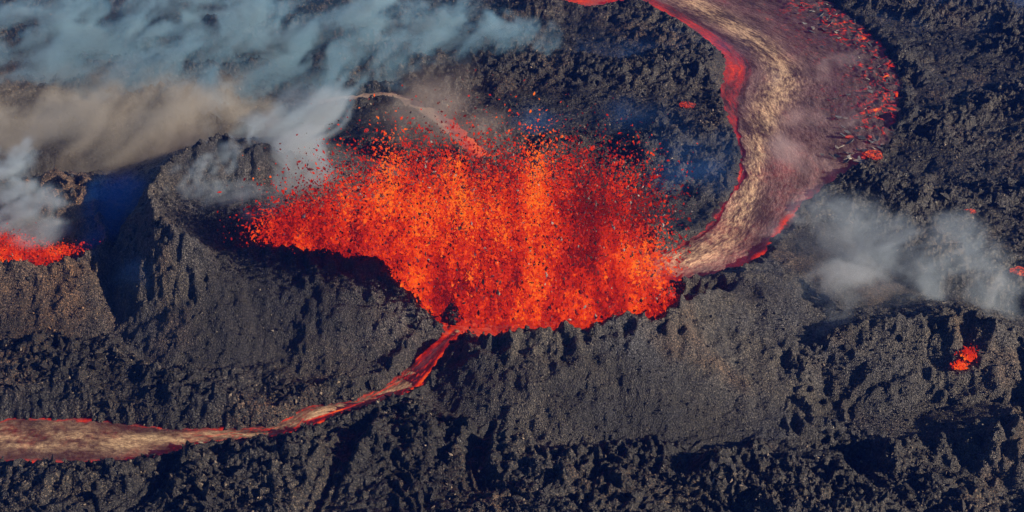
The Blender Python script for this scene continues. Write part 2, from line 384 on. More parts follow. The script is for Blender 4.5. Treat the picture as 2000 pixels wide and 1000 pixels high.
    for path, r in TUBES:
        d, _ = seg_dist(X + 0.35 * fx, Y + 0.35 * fy, path)
        m = np.exp(-(d / (r * 2.6)) ** 4)
        z = z - m * 0.65 * (fl * (1 - coneness) + cl * coneness)
        irr = np.clip(0.55 + 1.5 * fbm2(X * 0.12, Y * 0.12, 3, 95), 0.05, 1.3)
        z = z + irr * (1.0 * np.exp(-((d - r * (0.7 + 0.6 * irr)) / (0.5 * r)) ** 2) - 0.9 * np.exp(-(d / (0.6 * r)) ** 2)) + m * 0.15 * np.sin(d * 5 + fx * 5)
    q0 = P(1385, 566, 12); z = z - 5.5 * np.exp(-((Xw - q0[0]) / 7.5) ** 2 - ((Yw - q0[1]) / 3.6) ** 2)
    # channels carved through everything, with raised banks
    for key, (L, R) in RIVERS.items():
        poly = np.r_[L, R[::-1]]
        lo = poly[:, :2].min(0) - 14; hi = poly[:, :2].max(0) + 14
        m = (X > lo[0]) & (X < hi[0]) & (Y > lo[1]) & (Y < hi[1])
        if not m.any(): continue
        x, y = X[m] + fx[m] * 1.2, Y[m] + fy[m] * 1.2
        ins = inside(x, y, poly)
        d, zz = seg_dist(x, y, np.r_[L, R[-1:]]) ; d2, zz2 = seg_dist(x, y, R)
        zb = np.where(d < d2, zz, zz2); dd = np.minimum(d, d2)
        q = z[m]
        levee = (1.5 if key != 'east' else 0.7) * np.exp(-((dd - 2.4) / 1.8) ** 2) * (0.5 + 1.2 * np.clip(0.5 + fy[m], 0, 1))
        q = np.where(ins, np.minimum(q, zb - np.minimum(0.25 + dd * 0.5, 1.4)), np.minimum(q + levee, zb + 0.35 + 0.95 * dd + 0.5 * (fx[m] + 0.4)))
        z[m] = q
    rust = np.clip(0.55 * sstep(0.05, 0.5, fbm2(X * 0.035, Y * 0.035, 4, 90)) + 0.8 * sstep(P(330, 650)[0], P(60, 650)[0], X) * sstep(30, 0, Y) * sstep(-70, -40, Y), 0, 1)
    return z, cone_id, rust

NX, NY = 1200, 750
Y0, Y1 = -138.0, 235.0
g = np.linspace(0, 1, NY) ** 1.0
slant = np.exp(np.linspace(math.log(Y0 - CAM_Y), math.log(Y1 - CAM_Y), NY))         # finer rows near the helicopter, coarser far away
ys = slant + CAM_Y
xs = np.linspace(-0.5, 0.5, NX)
Yg = np.repeat(ys[:, None], NX, 1).astype(np.float32)
Wid = 1.28 * 2000.0 / FPX * np.hypot(ys - CAM_Y, CAM_H)
Xg = (xs[None, :] * Wid[:, None]).astype(np.float32)
Zg, CID, RUST = ground(Xg, Yg)
edge = np.minimum(np.minimum(np.arange(NX)[None, :], NX - 1 - np.arange(NX)[None, :]) / 25.0, np.minimum(np.arange(NY)[:, None], NY - 1 - np.arange(NY)[:, None]) / 20.0)
Zg = Zg * np.clip(edge, 0, 1) - 4.0 * (1 - np.clip(edge, 0, 1))
def zat(x, y):
    """ground height by looking the grid up"""
    x = np.asarray(x, float); y = np.asarray(y, float)
    j = np.clip(np.interp(y, ys, np.arange(NY)).round().astype(int), 0, NY - 1)
    i = np.clip((((x / Wid[j]) + 0.5) * (NX - 1)).round().astype(int), 0, NX - 1)
    return Zg[j, i]
VERT = np.stack([Xg.ravel(), Yg.ravel(), Zg.ravel()], 1)
idx = np.arange(NX * NY).reshape(NY, NX)
QUAD = np.stack([idx[:-1, :-1], idx[:-1, 1:], idx[1:, 1:], idx[1:, :-1]], -1).reshape(-1, 4)
QID = np.median(np.stack([CID[:-1, :-1], CID[:-1, 1:], CID[1:, 1:], CID[1:, :-1]], -1), -1).astype(int).ravel()
def largest_piece(k):
    """hand the stray bits of a cone back to the field"""
    G = QID.reshape(NY - 1, NX - 1); M = (G == k); seen = np.zeros_like(M); best = None
    for j, i in zip(*np.nonzero(M)):
        if seen[j, i]: continue
        st = [(j, i)]; seen[j, i] = True; comp = []
        while st:
            a, b = st.pop(); comp.append((a, b))
            for c_, d_ in ((a + 1, b), (a - 1, b), (a, b + 1), (a, b - 1)):
                if 0 <= c_ < NY - 1 and 0 <= d_ < NX - 1 and M[c_, d_] and not seen[c_, d_]: seen[c_, d_] = True; st.append((c_, d_))
        if best is None or len(comp) > len(best): best, comp = comp, best
        if comp:
            q = np.array(comp); G[q[:, 0], q[:, 1]] = 0
for k in (1, 2, 3): largest_piece(k)
def sub_mesh(name, k, extra=None):
    q = QUAD[QID == k]; used, inv = np.unique(q, return_inverse=True)
    v = VERT[used]; f = inv.reshape(-1, 4); r = RUST.ravel()[used]
    if extra is not None:
        f = np.r_[f, extra[1] + len(v)]; v = np.r_[v, extra[0]]; r = np.r_[r, np.zeros(len(extra[0]))]
    me = mesh_np(name, v, f); fattr(me, 'rust', r); return me
# the plain beyond: a coarse ring to the horizon
rad = np.array([0, 150, 260, 420, 700, 1200, 2500, 5000.0]); na = 48
ring = []
for r in rad[1:]:
    for k in range(na):
        a = 2 * math.pi * k / na; x, y = r * math.cos(a), 60 + r * math.sin(a)
        ring.append((x, y, -3.2 + (1.5 * math.sin(a * 5 + r) + 1.2 * math.sin(a * 11) if r > 450 else 0)))
rf = []
for q in range(len(rad) - 2):
    for k in range(na):
        rf.append((q * na + k, q * na + (k + 1) % na, (q + 1) * na + (k + 1) % na, (q + 1) * na + k))
field_o = add('lava_field', sub_mesh('lava_field', 0, (np.array(ring), np.array(rf)[:, ::-1])), M_FIELD)
tag(field_o, 'rugged black solidified lava field spreading around the craters', None, None, 'structure')
CONES = {}
for k, lab in ((1, 'large elongated dark cinder crater enclosing the tall lava fountains'),
               (2, 'smaller brown gravelly crater with a low glowing lava pool inside'),
               (3, 'shallow dark crater bowl with a small glowing spatter cone inside it')):
    CONES[k] = tag(add('crater_cone', sub_mesh('crater_cone', k), M_CONE), lab, 'crater', 'craters along the fissure')

# ------------------------------------------------------------------ flowing lava
def make_river(key, name, label, nt, paint):
    L, R = RIVERS[key]; ns = len(L) * 6
    Lf = catmull(L, ns); Rf = catmull(R, ns)
    W0 = np.linalg.norm(Rf - Lf, axis=1)[:, None]; ex = np.minimum(1.8 / W0, 0.35)
    T = -ex + np.linspace(0, 1, nt)[None, :] * (1 + 2 * ex)
    t = T[..., None]
    V = Lf[:, None, :] * (1 - t) + Rf[:, None, :] * t
    wob = 1.3 * fbm2(V[..., 0] * 0.22, V[..., 1] * 0.22, 3, 240)
    cl = (Lf + Rf) / 2; S = np.r_[0, np.cumsum(np.linalg.norm(np.diff(cl, axis=0), axis=1))]
    S = np.repeat(S[:, None], nt, 1); W = np.linalg.norm(Rf - Lf, axis=1)[:, None]
    A = T * W + wob * np.abs(1 - 2 * np.clip(T, 0, 1)); out = np.maximum(np.maximum(-T, T - 1), 0) * W; A = np.clip(A, 0, W); T = np.clip(T, 0, 1)        # metres across
    hot, crust, dz = paint(S, T, A, W, S.max(), V[..., 0].astype(np.float32), V[..., 1].astype(np.float32))
    V[..., 2] += dz
    hot = hot * (0.25 + 0.75 * np.exp(-(out / 0.7) ** 2)) * np.where(out > 0, np.clip(0.7 + fbm2(V[..., 0] * 0.5, V[..., 1] * 0.5, 3, 241), 0.2, 1), 1)
    crust = crust * (1 - 0.6 * sstep(0.1, 0.8, out))[..., None]
    crust = crust * (1 - 0.9 * sstep(0.32, 0.6, hot))[..., None]
    ix = np.arange(ns * nt).reshape(ns, nt)
    F = np.stack([ix[:-1, :-1], ix[1:, :-1], ix[1:, 1:], ix[:-1, 1:]], -1).reshape(-1, 4)
    n = np.cross(V[1, 0] - V[0, 0], V[0, 1] - V[0, 0])
    if n[2] > 0: pass
    else: F = F[:, ::-1]
    me = mesh_np(name, V.reshape(-1, 3), F)
    fattr(me, 'along', S); fattr(me, 'across', A); fattr(me, 'hot', np.clip(hot, 0, 1)); cattr(me, 'crust', crust.reshape(-1, 3))
    o = add(name, me, M_RIVER); tag(o, label, None, None, 'structure'); return o
def lerp3(f, a, b): return np.asarray(a)[None, None, :] * (1 - f[..., None]) + np.asarray(b)[None, None, :] * f[..., None]

def paint_east(S, T, A, W, Lm, X, Y):
    u = S / Lm
    n = fbm2(S * 0.06, A * 0.22, 5, 201, 0.6); m = fbm2(X * 0.06, Y * 0.06, 4, 202); g_ = fbm2(S * 0.30, A * 1.1, 4, 203, 0.7)
    edgeL = A; edgeR = W - A
    wch = 1.3 + 8.5 * sstep(0.36, 0.60, u)                 # the open red channel along the inner bank
    chan = sstep(wch * 1.25, wch * 0.75, edgeL + 1.5 * n)
    cs = fbm2(S * 0.05, A * 0.9, 4, 208, 0.65)
    hot = chan * (0.32 + 0.18 * n + 0.34 * cs + 0.24 * np.exp(-((edgeL - 0.35 * wch) / (0.35 * wch)) ** 2) * (0.5 + 1.2 * m))
    hot = np.maximum(hot, 0.62 * np.exp(-(edgeL / 0.8) ** 2) * np.clip(0.6 + 1.4 * fbm2(S * 0.08, S * 0 + 3, 3, 209), 0, 1.1))
    hot = np.maximum(hot, 0.60 * np.exp(-(edgeR / (0.8 + 1.6 * np.exp(-((u - 0.22) / 0.06) ** 2)) * (0.6 + 0.8 * np.clip(0.5 + n, 0, 1))) ** 2) * sstep(0.42, 0.22, u))
    front = sstep(0.40, 0.52, u)
    vein = np.abs(fbm2(X * 0.10 + 0.4 * m, Y * 0.10, 4, 205, 0.6)); fr = fbm2(X * 0.22, Y * 0.22, 4, 204)
    outer = sstep(0.60, 0.95, T + 0.15 * m)
    hot = np.maximum(hot, front * outer * (0.78 * sstep(0.085, 0.0, vein) + 0.5 * sstep(0.2, 0.55, fr)))
    hot = np.maximum(hot, front * 0.42 * sstep(0.05, 0.0, vein) * sstep(0.4, 0.6, T))
    hot = np.maximum(hot, 0.80 * sstep(0.13, 0.01, u) * (0.55 + 0.6 * m))
    body = 0.17 + 0.10 * m + 0.06 * n + 0.07 * sstep(0.5, 0.2, u)
    hot = np.maximum(hot, body * (1 - 0.6 * front * outer))
    centre = 0.16 + 0.16 * sstep(0.36, 0.60, u) - 0.03 * np.sin(u * 9) + 0.22 * sstep(0.32, 0.15, u)
    band = np.exp(-((T - centre) / (0.085 + 0.16 * sstep(0.40, 0.15, u))) ** 2) * (1 - chan)             # pale ropy band
    c = lerp3(np.clip(band * (0.9 + 1.2 * g_ + 0.5 * n), 0, 1), (0.115, 0.080, 0.074), (0.38, 0.268, 0.165))
    dark = np.clip(front * sstep(0.42, 0.80, T + 0.25 * m) * (0.9 + 0.8 * n), 0, 1)
    c = c * (1 - dark[..., None]) + np.array([0.050, 0.036, 0.040]) * dark[..., None]
    c = c * (1 - 0.75 * chan[..., None]) + np.array([0.05, 0.02, 0.025]) * 0.75 * chan[..., None]
    c = c * np.clip(1.0 + 1.1 * n + 1.0 * g_ + 0.5 * m, 0.25, 2.4)[..., None]
    rid = ridge2(S * 0.45 + A * 0.35 + m * 4, A * 0.3, 3, 206)
    dz = 0.16 * rid * (1 - chan) + 0.30 * m + front * outer * (0.4 + 0.9 * ridge2(X * 0.2, Y * 0.2, 4, 207)) * 0.9 + 0.35 * band - 0.25 * chan
    return hot, c, dz
def paint_west(S, T, A, W, Lm, X, Y):
    u = S / Lm
    n = fbm2(S * 0.08, A * 0.3, 4, 211); m = fbm2(X * 0.12, Y * 0.12, 4, 212)
    eL = A; eR = W - A
    hot = 0.66 * np.exp(-(np.maximum(eL - 0.1, 0) / (0.45 + 0.5 * sstep(.6, .9, u))) ** 2) * (0.75 + 0.9 * n) + 0.88 * np.exp(-(np.maximum(eR - 0.3, 0) / (0.9 + 0.8 * sstep(.55, .9, u))) ** 2) * (0.8 + 0.7 * n) * (1 - 0.35 * sstep(0.55, 0.75, u))
    hot = np.maximum(hot, 0.8 * sstep(0.16, 0.02, u) * (0.5 + 0.9 * np.abs(m)))
    isl = sstep(0.26, 0.14, u) * np.exp(-((T - 0.5) / 0.2) ** 2); hot = hot * (1 - 0.8 * isl)
    hot = np.maximum(hot, 0.75 * np.exp(-((T - 0.45 - 0.25 * np.sin(u * 26)) / 0.06) ** 2) * sstep(0.62, 0.45, u) * (0.6 + n))
    vein = np.abs(fbm2(S * 0.05, A * 0.35, 4, 215, 0.6)); hot = np.maximum(hot, 0.62 * sstep(0.07, 0.0, vein) * sstep(0.75, 0.4, u)); hot = np.maximum(hot, 0.20 + 0.12 * m)
    band = np.exp(-((T - 0.45) / 0.26) ** 2)
    c = lerp3(np.clip(band * (0.85 + 1.1 * n), 0, 1), (0.055, 0.040, 0.033), (0.42, 0.305, 0.175))
    g_ = fbm2(S * 0.5, A * 1.2, 3, 214); c = c * np.clip(0.85 + 1.0 * n + 1.0 * g_, 0.2, 2.0)[..., None]
    dz = 0.12 * ridge2(S * 0.6 + A * 0.5, A * 0.4, 3, 213) + 0.2 * band
    return hot, c, dz
def paint_north(S, T, A, W, Lm, X, Y):
    u = S / Lm; n = fbm2(S * 0.1, A * 0.3, 4, 221)
    hot = 0.60 * sstep(0.55, 0.05, u) * (0.5 + 0.7 * (1 - T)) + 0.15 + 0.2 * n
    c = lerp3(np.clip(0.6 + n - 0.4 * sstep(0.3, 0, u), 0, 1), (0.14, 0.09, 0.08), (0.44, 0.34, 0.24))
    return hot, c, 0.15 * n
def paint_far(S, T, A, W, Lm, X, Y):
    n = fbm2(X * 0.1, Y * 0.1, 4, 231)
    return 0.42 + 0.3 * n, lerp3(np.clip(0.3 + n, 0, 1), (0.10, 0.06, 0.06), (0.2, 0.14, 0.12)), 0.2 * n
R_EAST = make_river('east', 'lava_river', 'broad curving lava river with tan ropy crust and red edges', 190, paint_east)
R_WEST = make_river('west', 'lava_river', 'narrow lava stream spilling from the breach in the crater rim', 44, paint_west)
R_NORTH = make_river('north', 'lava_river', 'thin pale lava stream behind the fountains running into smoke', 24, paint_north)
R_FAR = make_river('far', 'lava_river', 'dark red strip of lava beyond the far lava field', 24, paint_far)

# pools inside the craters
def pool(name, loop, z, label, step, clip=None):
    lo = loop[:, :2].min(0); hi = loop[:, :2].max(0)
    gx, gy = np.meshgrid(np.arange(lo[0], hi[0], step), np.arange(lo[1], hi[1], step))
    gx = gx.astype(np.float32); gy = gy.astype(np.float32)
    keep = (zat(gx, gy) < z + 0.8) & inside(gx, gy, loop)
    if clip is not None: keep &= clip(gx, gy)
    zz = z + 0.45 * fbm2(gx * 0.2, gy * 0.2, 3, 301)
    ix = np.arange(gx.size).reshape(gx.shape)
    q = np.stack([ix[:-1, :-1], ix[:-1, 1:], ix[1:, 1:], ix[1:, :-1]], -1)[keep[:-1, :-1]].reshape(-1, 4)
    used, inv = np.unique(q, return_inverse=True)
    o = add(name, mesh_np(name, np.stack([gx, gy, zz], -1).reshape(-1, 3)[used], inv.reshape(-1, 4)), M_POOL)
    return tag(o, label, None, None, 'structure')
pool('lava_lake', MAIN, 7.3, 'molten red and orange lava floor beneath the tall fountains', 0.8)
pool('lava_lake', LEFT, 9.5, 'low glowing lava pool inside the brown gravelly crater', 0.8, lambda x, y: y < P(90, 478, 9.5)[1])

# ------------------------------------------------------------------ lumps of many pieces (clots, clinker)
OCT_V = np.array([(1, 0, 0), (-1, 0, 0), (0, 1, 0), (0, -1, 0), (0, 0, 1), (0, 0, -1)], np.float32)
OCT_F = np.array([(0, 2, 4), (2, 1, 4), (1, 3, 4), (3, 0, 4), (2, 0, 5), (1, 2, 5), (3, 1, 5), (0, 3, 5)], np.int32)
def rand_rot(n):
    q = rng.normal(size=(n, 4)); q /= np.linalg.norm(q, axis=1)[:, None]
    w, x, y, z = q.T
    return np.stack([np.stack([1 - 2 * (y * y + z * z), 2 * (x * y - z * w), 2 * (x * z + y * w)], -1),
                     np.stack([2 * (x * y + z * w), 1 - 2 * (x * x + z * z), 2 * (y * z - x * w)], -1),
                     np.stack([2 * (x * z - y * w), 2 * (y * z + x * w), 1 - 2 * (x * x + y * y)], -1)], 1)
TET_V = np.array([(0.9, 0.1, -0.5), (-0.5, 0.85, -0.5), (-0.5, -0.8, -0.45), (0.05, 0, 1.15)], np.float32)
TET_F = np.array([(0, 1, 3), (1, 2, 3), (2, 0, 3), (0, 2, 1)], np.int32)
def lumps(centers, scale3, name, rot=None, jitter=0.35, n_oct=None):
    """the first n_oct pieces are eight-sided lumps, the smaller rest four-sided ones"""
    n = len(centers); rot = rand_rot(n) if rot is None else rot; n_oct = n if n_oct is None else n_oct
    vs, fs, off = [], [], 0
    for a, b, tv, tf in ((0, n_oct, OCT_V, OCT_F), (n_oct, n, TET_V, TET_F)):
        m = b - a
        if m <= 0: continue
        kv = len(tv)
        v = tv[None] * (1 + jitter * rng.uniform(-1, 1, (m, kv, 1))) + rng.normal(0, 0.16, (m, kv, 3))
        v = np.einsum('nij,nkj->nki', rot[a:b], v * scale3[a:b, None, :]) + centers[a:b, None, :]
        vs.append(v.reshape(-1, 3)); fs.append((tf[None] + (np.arange(m) * kv)[:, None, None] + off).reshape(-1, 3)); off += m * kv
    return mesh_np(name, np.concatenate(vs), np.concatenate(fs), False)
def per_vert(c, n_oct):
    return np.concatenate([np.repeat(c[:n_oct], 6, 0), np.repeat(c[n_oct:], 4, 0)])

def ico(sub, seed, amp, flat=1.0):
    """one irregular rock-like lump of unit size"""
    import bmesh
    bm = bmesh.new(); bmesh.ops.create_icosphere(bm, subdivisions=sub, radius=1.0)
    r = np.random.default_rng(seed); k = r.normal(size=(7, 3)); k /= np.linalg.norm(k, axis=1)[:, None]; off = r.uniform(0.45, 0.95, 7)
    for v in bm.verts:
        c = np.array(v.co)
        for a, b in zip(k, off):
            e = c @ a
            if e > b: c = c - a * (e - b) * 0.85
        c = c * (1 + amp * r.uniform(-1, 1)); c[2] *= flat
        v.co = c
    me = bpy.data.meshes.new('lump'); bm.to_mesh(me); bm.free(); return me

# ------------------------------------------------------------------ lava fountains
GRAV = 9.81
def heat_rgb(h):
    k = np.array([0, 0.25, 0.5, 0.72, 0.9, 1.0])
    c = np.array([(0.05, 0.002, 0.001), (0.24, 0.006, 0.002), (0.60, 0.020, 0.002), (0.92, 0.065, 0.003), (1.0, 0.17, 0.008), (1.0, 0.33, 0.04)])
    return np.stack([np.interp(h, k, c[:, i]) for i in range(3)], 1)
def fountain(vents, n, name, label, spread=0.12, size=(0.11, 0.52), n_big=140, big=(0.55, 1.15), thick=5.0, seed=1, cool=0.085, loop=None, jit=2.8):
    """ballistic spray; vents are rows of (x, y, z, top height above the vent, weight, heat)"""
    vents = np.array(vents, float); base = vents[:, :3].mean(0)
    root = add(name, None, loc=base); tag(root, label, 'lava fountain', 'lava fountains')
    def sample(m, wide=1.0):
        i = rng.choice(len(vents), m, p=vents[:, 4] / vents[:, 4].sum()); V = vents[i]
        f = np.where(rng.random(m) < 0.78, rng.beta(4.2, 0.75, m), rng.beta(1.1, 2.0, m)) ** 0.5
        v = np.sqrt(2 * GRAV * V[:, 3]) * f * (1 + 0.06 * rng.normal(size=m))
        a = np.clip(rng.normal(0, spread * wide, m), -2.6 * spread * wide, 2.6 * spread * wide); b = np.clip(rng.normal(0.02, 0.055, m), -0.12, 0.16)
        vx, vy, vz = v * np.sin(a), v * np.sin(b), v * np.cos(a) * np.cos(b)
        T = 2 * vz / GRAV; t = T * rng.uniform(0, 1.0, m)
        x = V[:, 0] + rng.normal(0, jit, m) + vx * t; y = V[:, 1] + rng.normal(0, thick * 0.5, m) + vy * t
        z = V[:, 2] + vz * t - 0.5 * GRAV * t * t
        d = np.stack([vx, vy, vz - GRAV * t], 1)
        age = t / np.maximum(np.sqrt(2 * GRAV * V[:, 3]) / GRAV * 2, 0.1)
        hgt = z - V[:, 2]
        streak = fbm2(x * 0.075 + seed, hgt * 0.04, 4, 400 + seed); fine = fbm2(x * 0.35, hgt * 0.30 + y * 0.1, 3, 420 + seed)
        heat = 0.525 + 0.85 * V[:, 5] + 0.66 * streak + 0.28 * fine - 0.16 * age + rng.normal(0, 0.085, m)
        return np.stack([x, y, z], 1), d, heat, hgt / V[:, 3]
    c, d, heat, hf = sample(n)
    ok = c[:, 2] > zat(c[:, 0], c[:, 1]) + 0.1
    ok &= inside(c[:, 0], c[:, 1] - 2.5, loop) | (hf > 0.55) & inside(c[:, 0], c[:, 1] + 8, loop)
    c, d, heat, hf = c[ok], d[ok], heat[ok], hf[ok]; n = len(c)
    r = np.sort(rng.uniform(0, 1, n))[::-1] ** 3.6 * (size[1] - size[0]) + size[0]; n_oct = n // 3
    r = r * (1.1 - 0.45 * np.clip(hf, 0, 1)); el = rng.uniform(1.0, 2.4, n)
    rot = rand_rot(n)
    mix = rng.random(n) < 0.6                                        # most clots are drawn out along their path
    dz = d / np.maximum(np.linalg.norm(d, axis=1)[:, None], 1e-3)
    ax = np.cross(dz, np.array([0.3, 0.9, 0.1])); ax /= np.linalg.norm(ax, axis=1)[:, None]; bx = np.cross(dz, ax)
    rot[mix] = np.stack([ax, bx, dz], 2)[mix]
    me = lumps(c - base, np.stack([r, r * rng.uniform(0.6, 1, n), r * el], 1), 'lava_spray', rot, n_oct=n_oct)
    glow = heat_rgb(np.clip(heat, 0.12, 0.89)); crust = np.full((n, 3), 0.004)
    cold = rng.random(n) < cool * (0.6 + 1.2 * np.clip(hf, 0, 1)); glow[cold] = (0.012, 0.0008, 0.0005); crust[cold] = 0.028
    pale = cold & (rng.random(n) < 0.16); crust[pale] = (0.34, 0.30, 0.27)  # a few cold clots coloured light grey as painted glints
    cattr(me, 'glow', per_vert(glow, n_oct)); cattr(me, 'crust', per_vert(crust, n_oct))
    tag(add('lava_spray', me, M_SPRAY, root), None, None, None, 'stuff')
    c, d, heat, hf = sample(n_big * 3, 1.15)
    order = [i for i in range(len(c)) if hf[i] > 0.35 and inside(c[i:i+1, 0], c[i:i+1, 1] - 2, loop)[0] and c[i, 2] > zat(c[i, 0], c[i, 1]) + 1][:n_big]
    for q in order:
        o = add('lava_clot', CLOTS[(0 if heat[q] > 0.72 else 1) if rng.random() > 0.2 else 2][rng.integers(0, 4)], None, root, c[q] - base)
        k = rng.uniform(*big) * (0.6 if rng.random() < 0.6 else 1.0)
        o.scale = (k * rng.uniform(0.5, 0.9), k * rng.uniform(0.5, 0.9), k); o.rotation_euler = rng.uniform(0, 6.28, 3)
    return root
CLOTS = []
for mi, m in enumerate(M_CLOT):
    row = []
    for k in range(4):
        me = ico(1, 40 + mi * 4 + k, 0.22); me.materials.append(m); row.append(me)
    CLOTS.append(row)

def vent_row(pts, floor):
    """pts: (px, py of the base, py of the top, weight, heat)"""
    out = []
    for px, pb, pt, w, h in pts:
        b = P(px, pb, floor); t = PV(px, pt, b[1]); out.append((b[0], b[1], floor, max((t[2] - floor) * 0.93, 2.0), w, h))
    return out
fountain(vent_row([(480, 486, 464, .10, -.15), (505, 492, 458, .22, -.12), (532, 500, 448, .35, -.10), (562, 515, 420, .9, .14), (590, 530, 405, 1.3, .20), (618, 540, 392, 1.2, .06), (650, 552, 350, 1.0, -.14), (682, 562, 388, .9, -.22),
                   (712, 572, 352, .9, -.14), (738, 580, 285, 1.0, .0), (768, 588, 350, 1.1, -.05), (796, 596, 318, 1.5, .10), (824, 602, 308, 1.8, .16), (852, 606, 292, 1.9, .15), (880, 608, 245, 1.5, .03), (906, 610, 268, 1.2, -.02), (932, 612, 335, 1.1, -.14)], 7.0),
         90000, 'lava_fountain', 'tall orange and red lava fountain beside the tall crater wall', seed=3, n_big=230, loop=MAIN)
fountain(vent_row([(962, 612, 395, .9, -.18), (988, 614, 330, 1.3, .02), (1014, 614, 306, 1.7, .16), (1042, 614, 300, 1.7, .13), (1070, 614, 292, 1.3, .0), (1098, 614, 345, 1.2, -.12), (1125, 614, 285, 1.2, -.08), (1150, 614, 340, 1.1, .0),
                   (1175, 612, 318, 1.1, .0), (1190, 610, 340, 1.0, -.06), (1204, 606, 335, .9, -.04), (1216, 600, 360, .6, -.02), (1232, 598, 480, .3, -.05), (1252, 600, 545, .35, -.10), (1270, 602, 570, .35, -.20), (1288, 604, 584, .25, -.26)], 7.0),
         76000, 'lava_fountain', 'tall red lava fountain beside the broad lava river outlet', seed=8, n_big=200, loop=MAIN, spread=0.085)
fountain(vent_row([(-70, 512, 440, .6, .1), (-35, 514, 448, .8, .12), (0, 516, 455, 1.2, .14), (22, 516, 462, 1.2, .08), (40, 516, 470, 1., .0), (60, 515, 486, .8, -.12), (90, 512, 485, .8, -.08), (120, 508, 482, .9, .0), (145, 504, 476, .8, .08), (160, 500, 480, .6, .14)], 9.5),
         16000, 'lava_fountain', 'low orange lava spatter in the brown gravelly crater', seed=5, n_big=30, big=(0.4, 0.7), size=(0.14, 0.42), thick=2.5, loop=LEFT)

# ------------------------------------------------------------------ spatter in the small cone, rock pinnacle at the breach
tx, ty = SMALL_C[0] - 2.0, SMALL_C[1] - 1.2
tz = float(zat(tx, ty))
fountain([(tx, ty, tz + 0.3, 1.2, 1, .0), (tx + 2.4, ty + 1.5, float(zat(tx + 2.4, ty + 1.5)) + 0.4, 2.6, .5, .0)], 600, 'lava_fountain', 'tiny lava spatter on the small dark cone in the shallow bowl',
         seed=2, n_big=4, big=(0.3, 0.5), size=(0.2, 0.45), thick=1.6, jit=0.9, loop=np.array([(tx - 9, ty - 9), (tx + 9, ty - 9), (tx + 9, ty + 9), (tx - 9, ty + 9)]))

def pinnacle():
    b = P(880, 634, 6.0); n, lv = 11, 9; v = []; f = []
    for q in range(lv):
        k = q / (lv - 1); r = (1 - k) ** 0.8 * 3.3 + 0.12
        for a in range(n):
            t = 2 * math.pi * a / n; j = 1 + 0.28 * rng.uniform(-1, 1)
            v.append((r * j * math.cos(t) + 0.5 * k, r * j * 0.7 * math.sin(t), k * 8.6 + rng.uniform(-.2, .2)))
    for q in range(lv - 1):
        for a in range(n):
            c = (a + 1) % n; f.append((q * n + a, q * n + c, (q + 1) * n + c, (q + 1) * n + a))
    me = mesh_np('rock_pinnacle', np.array(v), np.array(f), False)
    o = add('rock_pinnacle', me, M_ROCK, loc=b); return tag(o, 'black pointed rock standing at the breach below the fountains', 'rock')
pinnacle()

# ------------------------------------------------------------------ crust slabs on the river, blocks on the field, boulders on the rims
def slab_mesh(seed):
    r = np.random.default_rng(seed); n = r.integers(5, 8); a = np.sort(r.uniform(0, 2 * math.pi, n)); a = np.linspace(0, 2 * math.pi, n, endpoint=False) + r.uniform(-.3, .3, n)
    rad = r.uniform(0.6, 1.1, n); el = r.uniform(0.35, 0.7)
    topv = [(rad[i] * math.cos(a[i]), el * rad[i] * math.sin(a[i]), 0.14 + r.uniform(-.05, .05)) for i in range(n)]
    bot = [(x * 0.9, y * 0.9, -0.14) for x, y, z in topv]
    me = bpy.data.meshes.new('slab')
    me.from_pydata(topv + bot + [(0, 0, 0.2)], [], [(i, (i + 1) % n, 2 * n) for i in range(n)] + [(n + i, n + (i + 1) % n, (i + 1) % n, i) for i in range(n)] + [tuple(range(2 * n - 1, n - 1, -1))])
    return me
def slab_material(name, c0, c1, hot):
    t = NT(name); p = t.pos(); n = t.noise(p, 1.5, 4, 0.7)
    t.link(t.ramp(n, [(0.35, c0), (0.65, c1)]), t.b.inputs['Base Color']); t.b.inputs['Roughness'].default_value = 0.5
    if hot: heat_emission(t, t.math('MULTIPLY', t.noise(p, 0.8, 3, 0.6), hot), 0.50)
    t.link(t.bump(n, 0.7, 0.3), t.b.inputs['Normal']); return t.m
M_SLAB = [slab_material('slab_grey', (0.03, 0.032, 0.04), (0.13, 0.125, 0.13), 0), slab_material('slab_pale', (0.12, 0.10, 0.085), (0.40, 0.34, 0.28), 0),
          slab_material('slab_glowing', (0.03, 0.02, 0.02), (0.08, 0.05, 0.05), 1.15)]
SLABS = []
for mi, m in enumerate(M_SLAB):
    row = [slab_mesh(500 + mi * 9 + k) for k in range(6)]
    for me in row: me.materials.append(m)
    SLABS.append(row)
L, R = RIVERS['east']; nL = len(L)
for k in range(250):                                              # the flow front, where the crust breaks up
    u = rng.uniform(0.40, 0.97); t = 1.0 - abs(rng.normal(0, 0.14)) + 0.02
    if t < 0.45: continue
    i = int(u * (nL - 1)); p = L[i] * (1 - t) + R[i] * t
    o = add('crust_slab', SLABS[rng.choice(3, p=[.68, .20, .12])][rng.integers(0, 6)], None, R_EAST, (p[0] + rng.normal(0, 1), p[1] + rng.normal(0, 1), p[2] + 0.75 + 0.3 * rng.random()))
    k2 = rng.uniform(0.7, 1.0) * (1 + 1.2 * rng.random() ** 2); o.scale = (k2 * 1.25, k2, k2 * 0.9)
    o.rotation_euler = (rng.normal(0, 0.4), rng.normal(0, 0.4), math.atan2(R[i][1] - L[i][1], R[i][0] - L[i][0]) + rng.normal(0, 0.6))
R_EAST['group'] = 'lava streams'

def in_view(x, y, m=0.0):
    v = np.array([x, y - CAM_Y, -CAM_H]); d = v[1] * CP + CAM_H * SP; up = v[1] * SP - CAM_H * CP
    px = 1000 + FPX * v[0] / d; py = 500 - FPX * up / d; return px, py
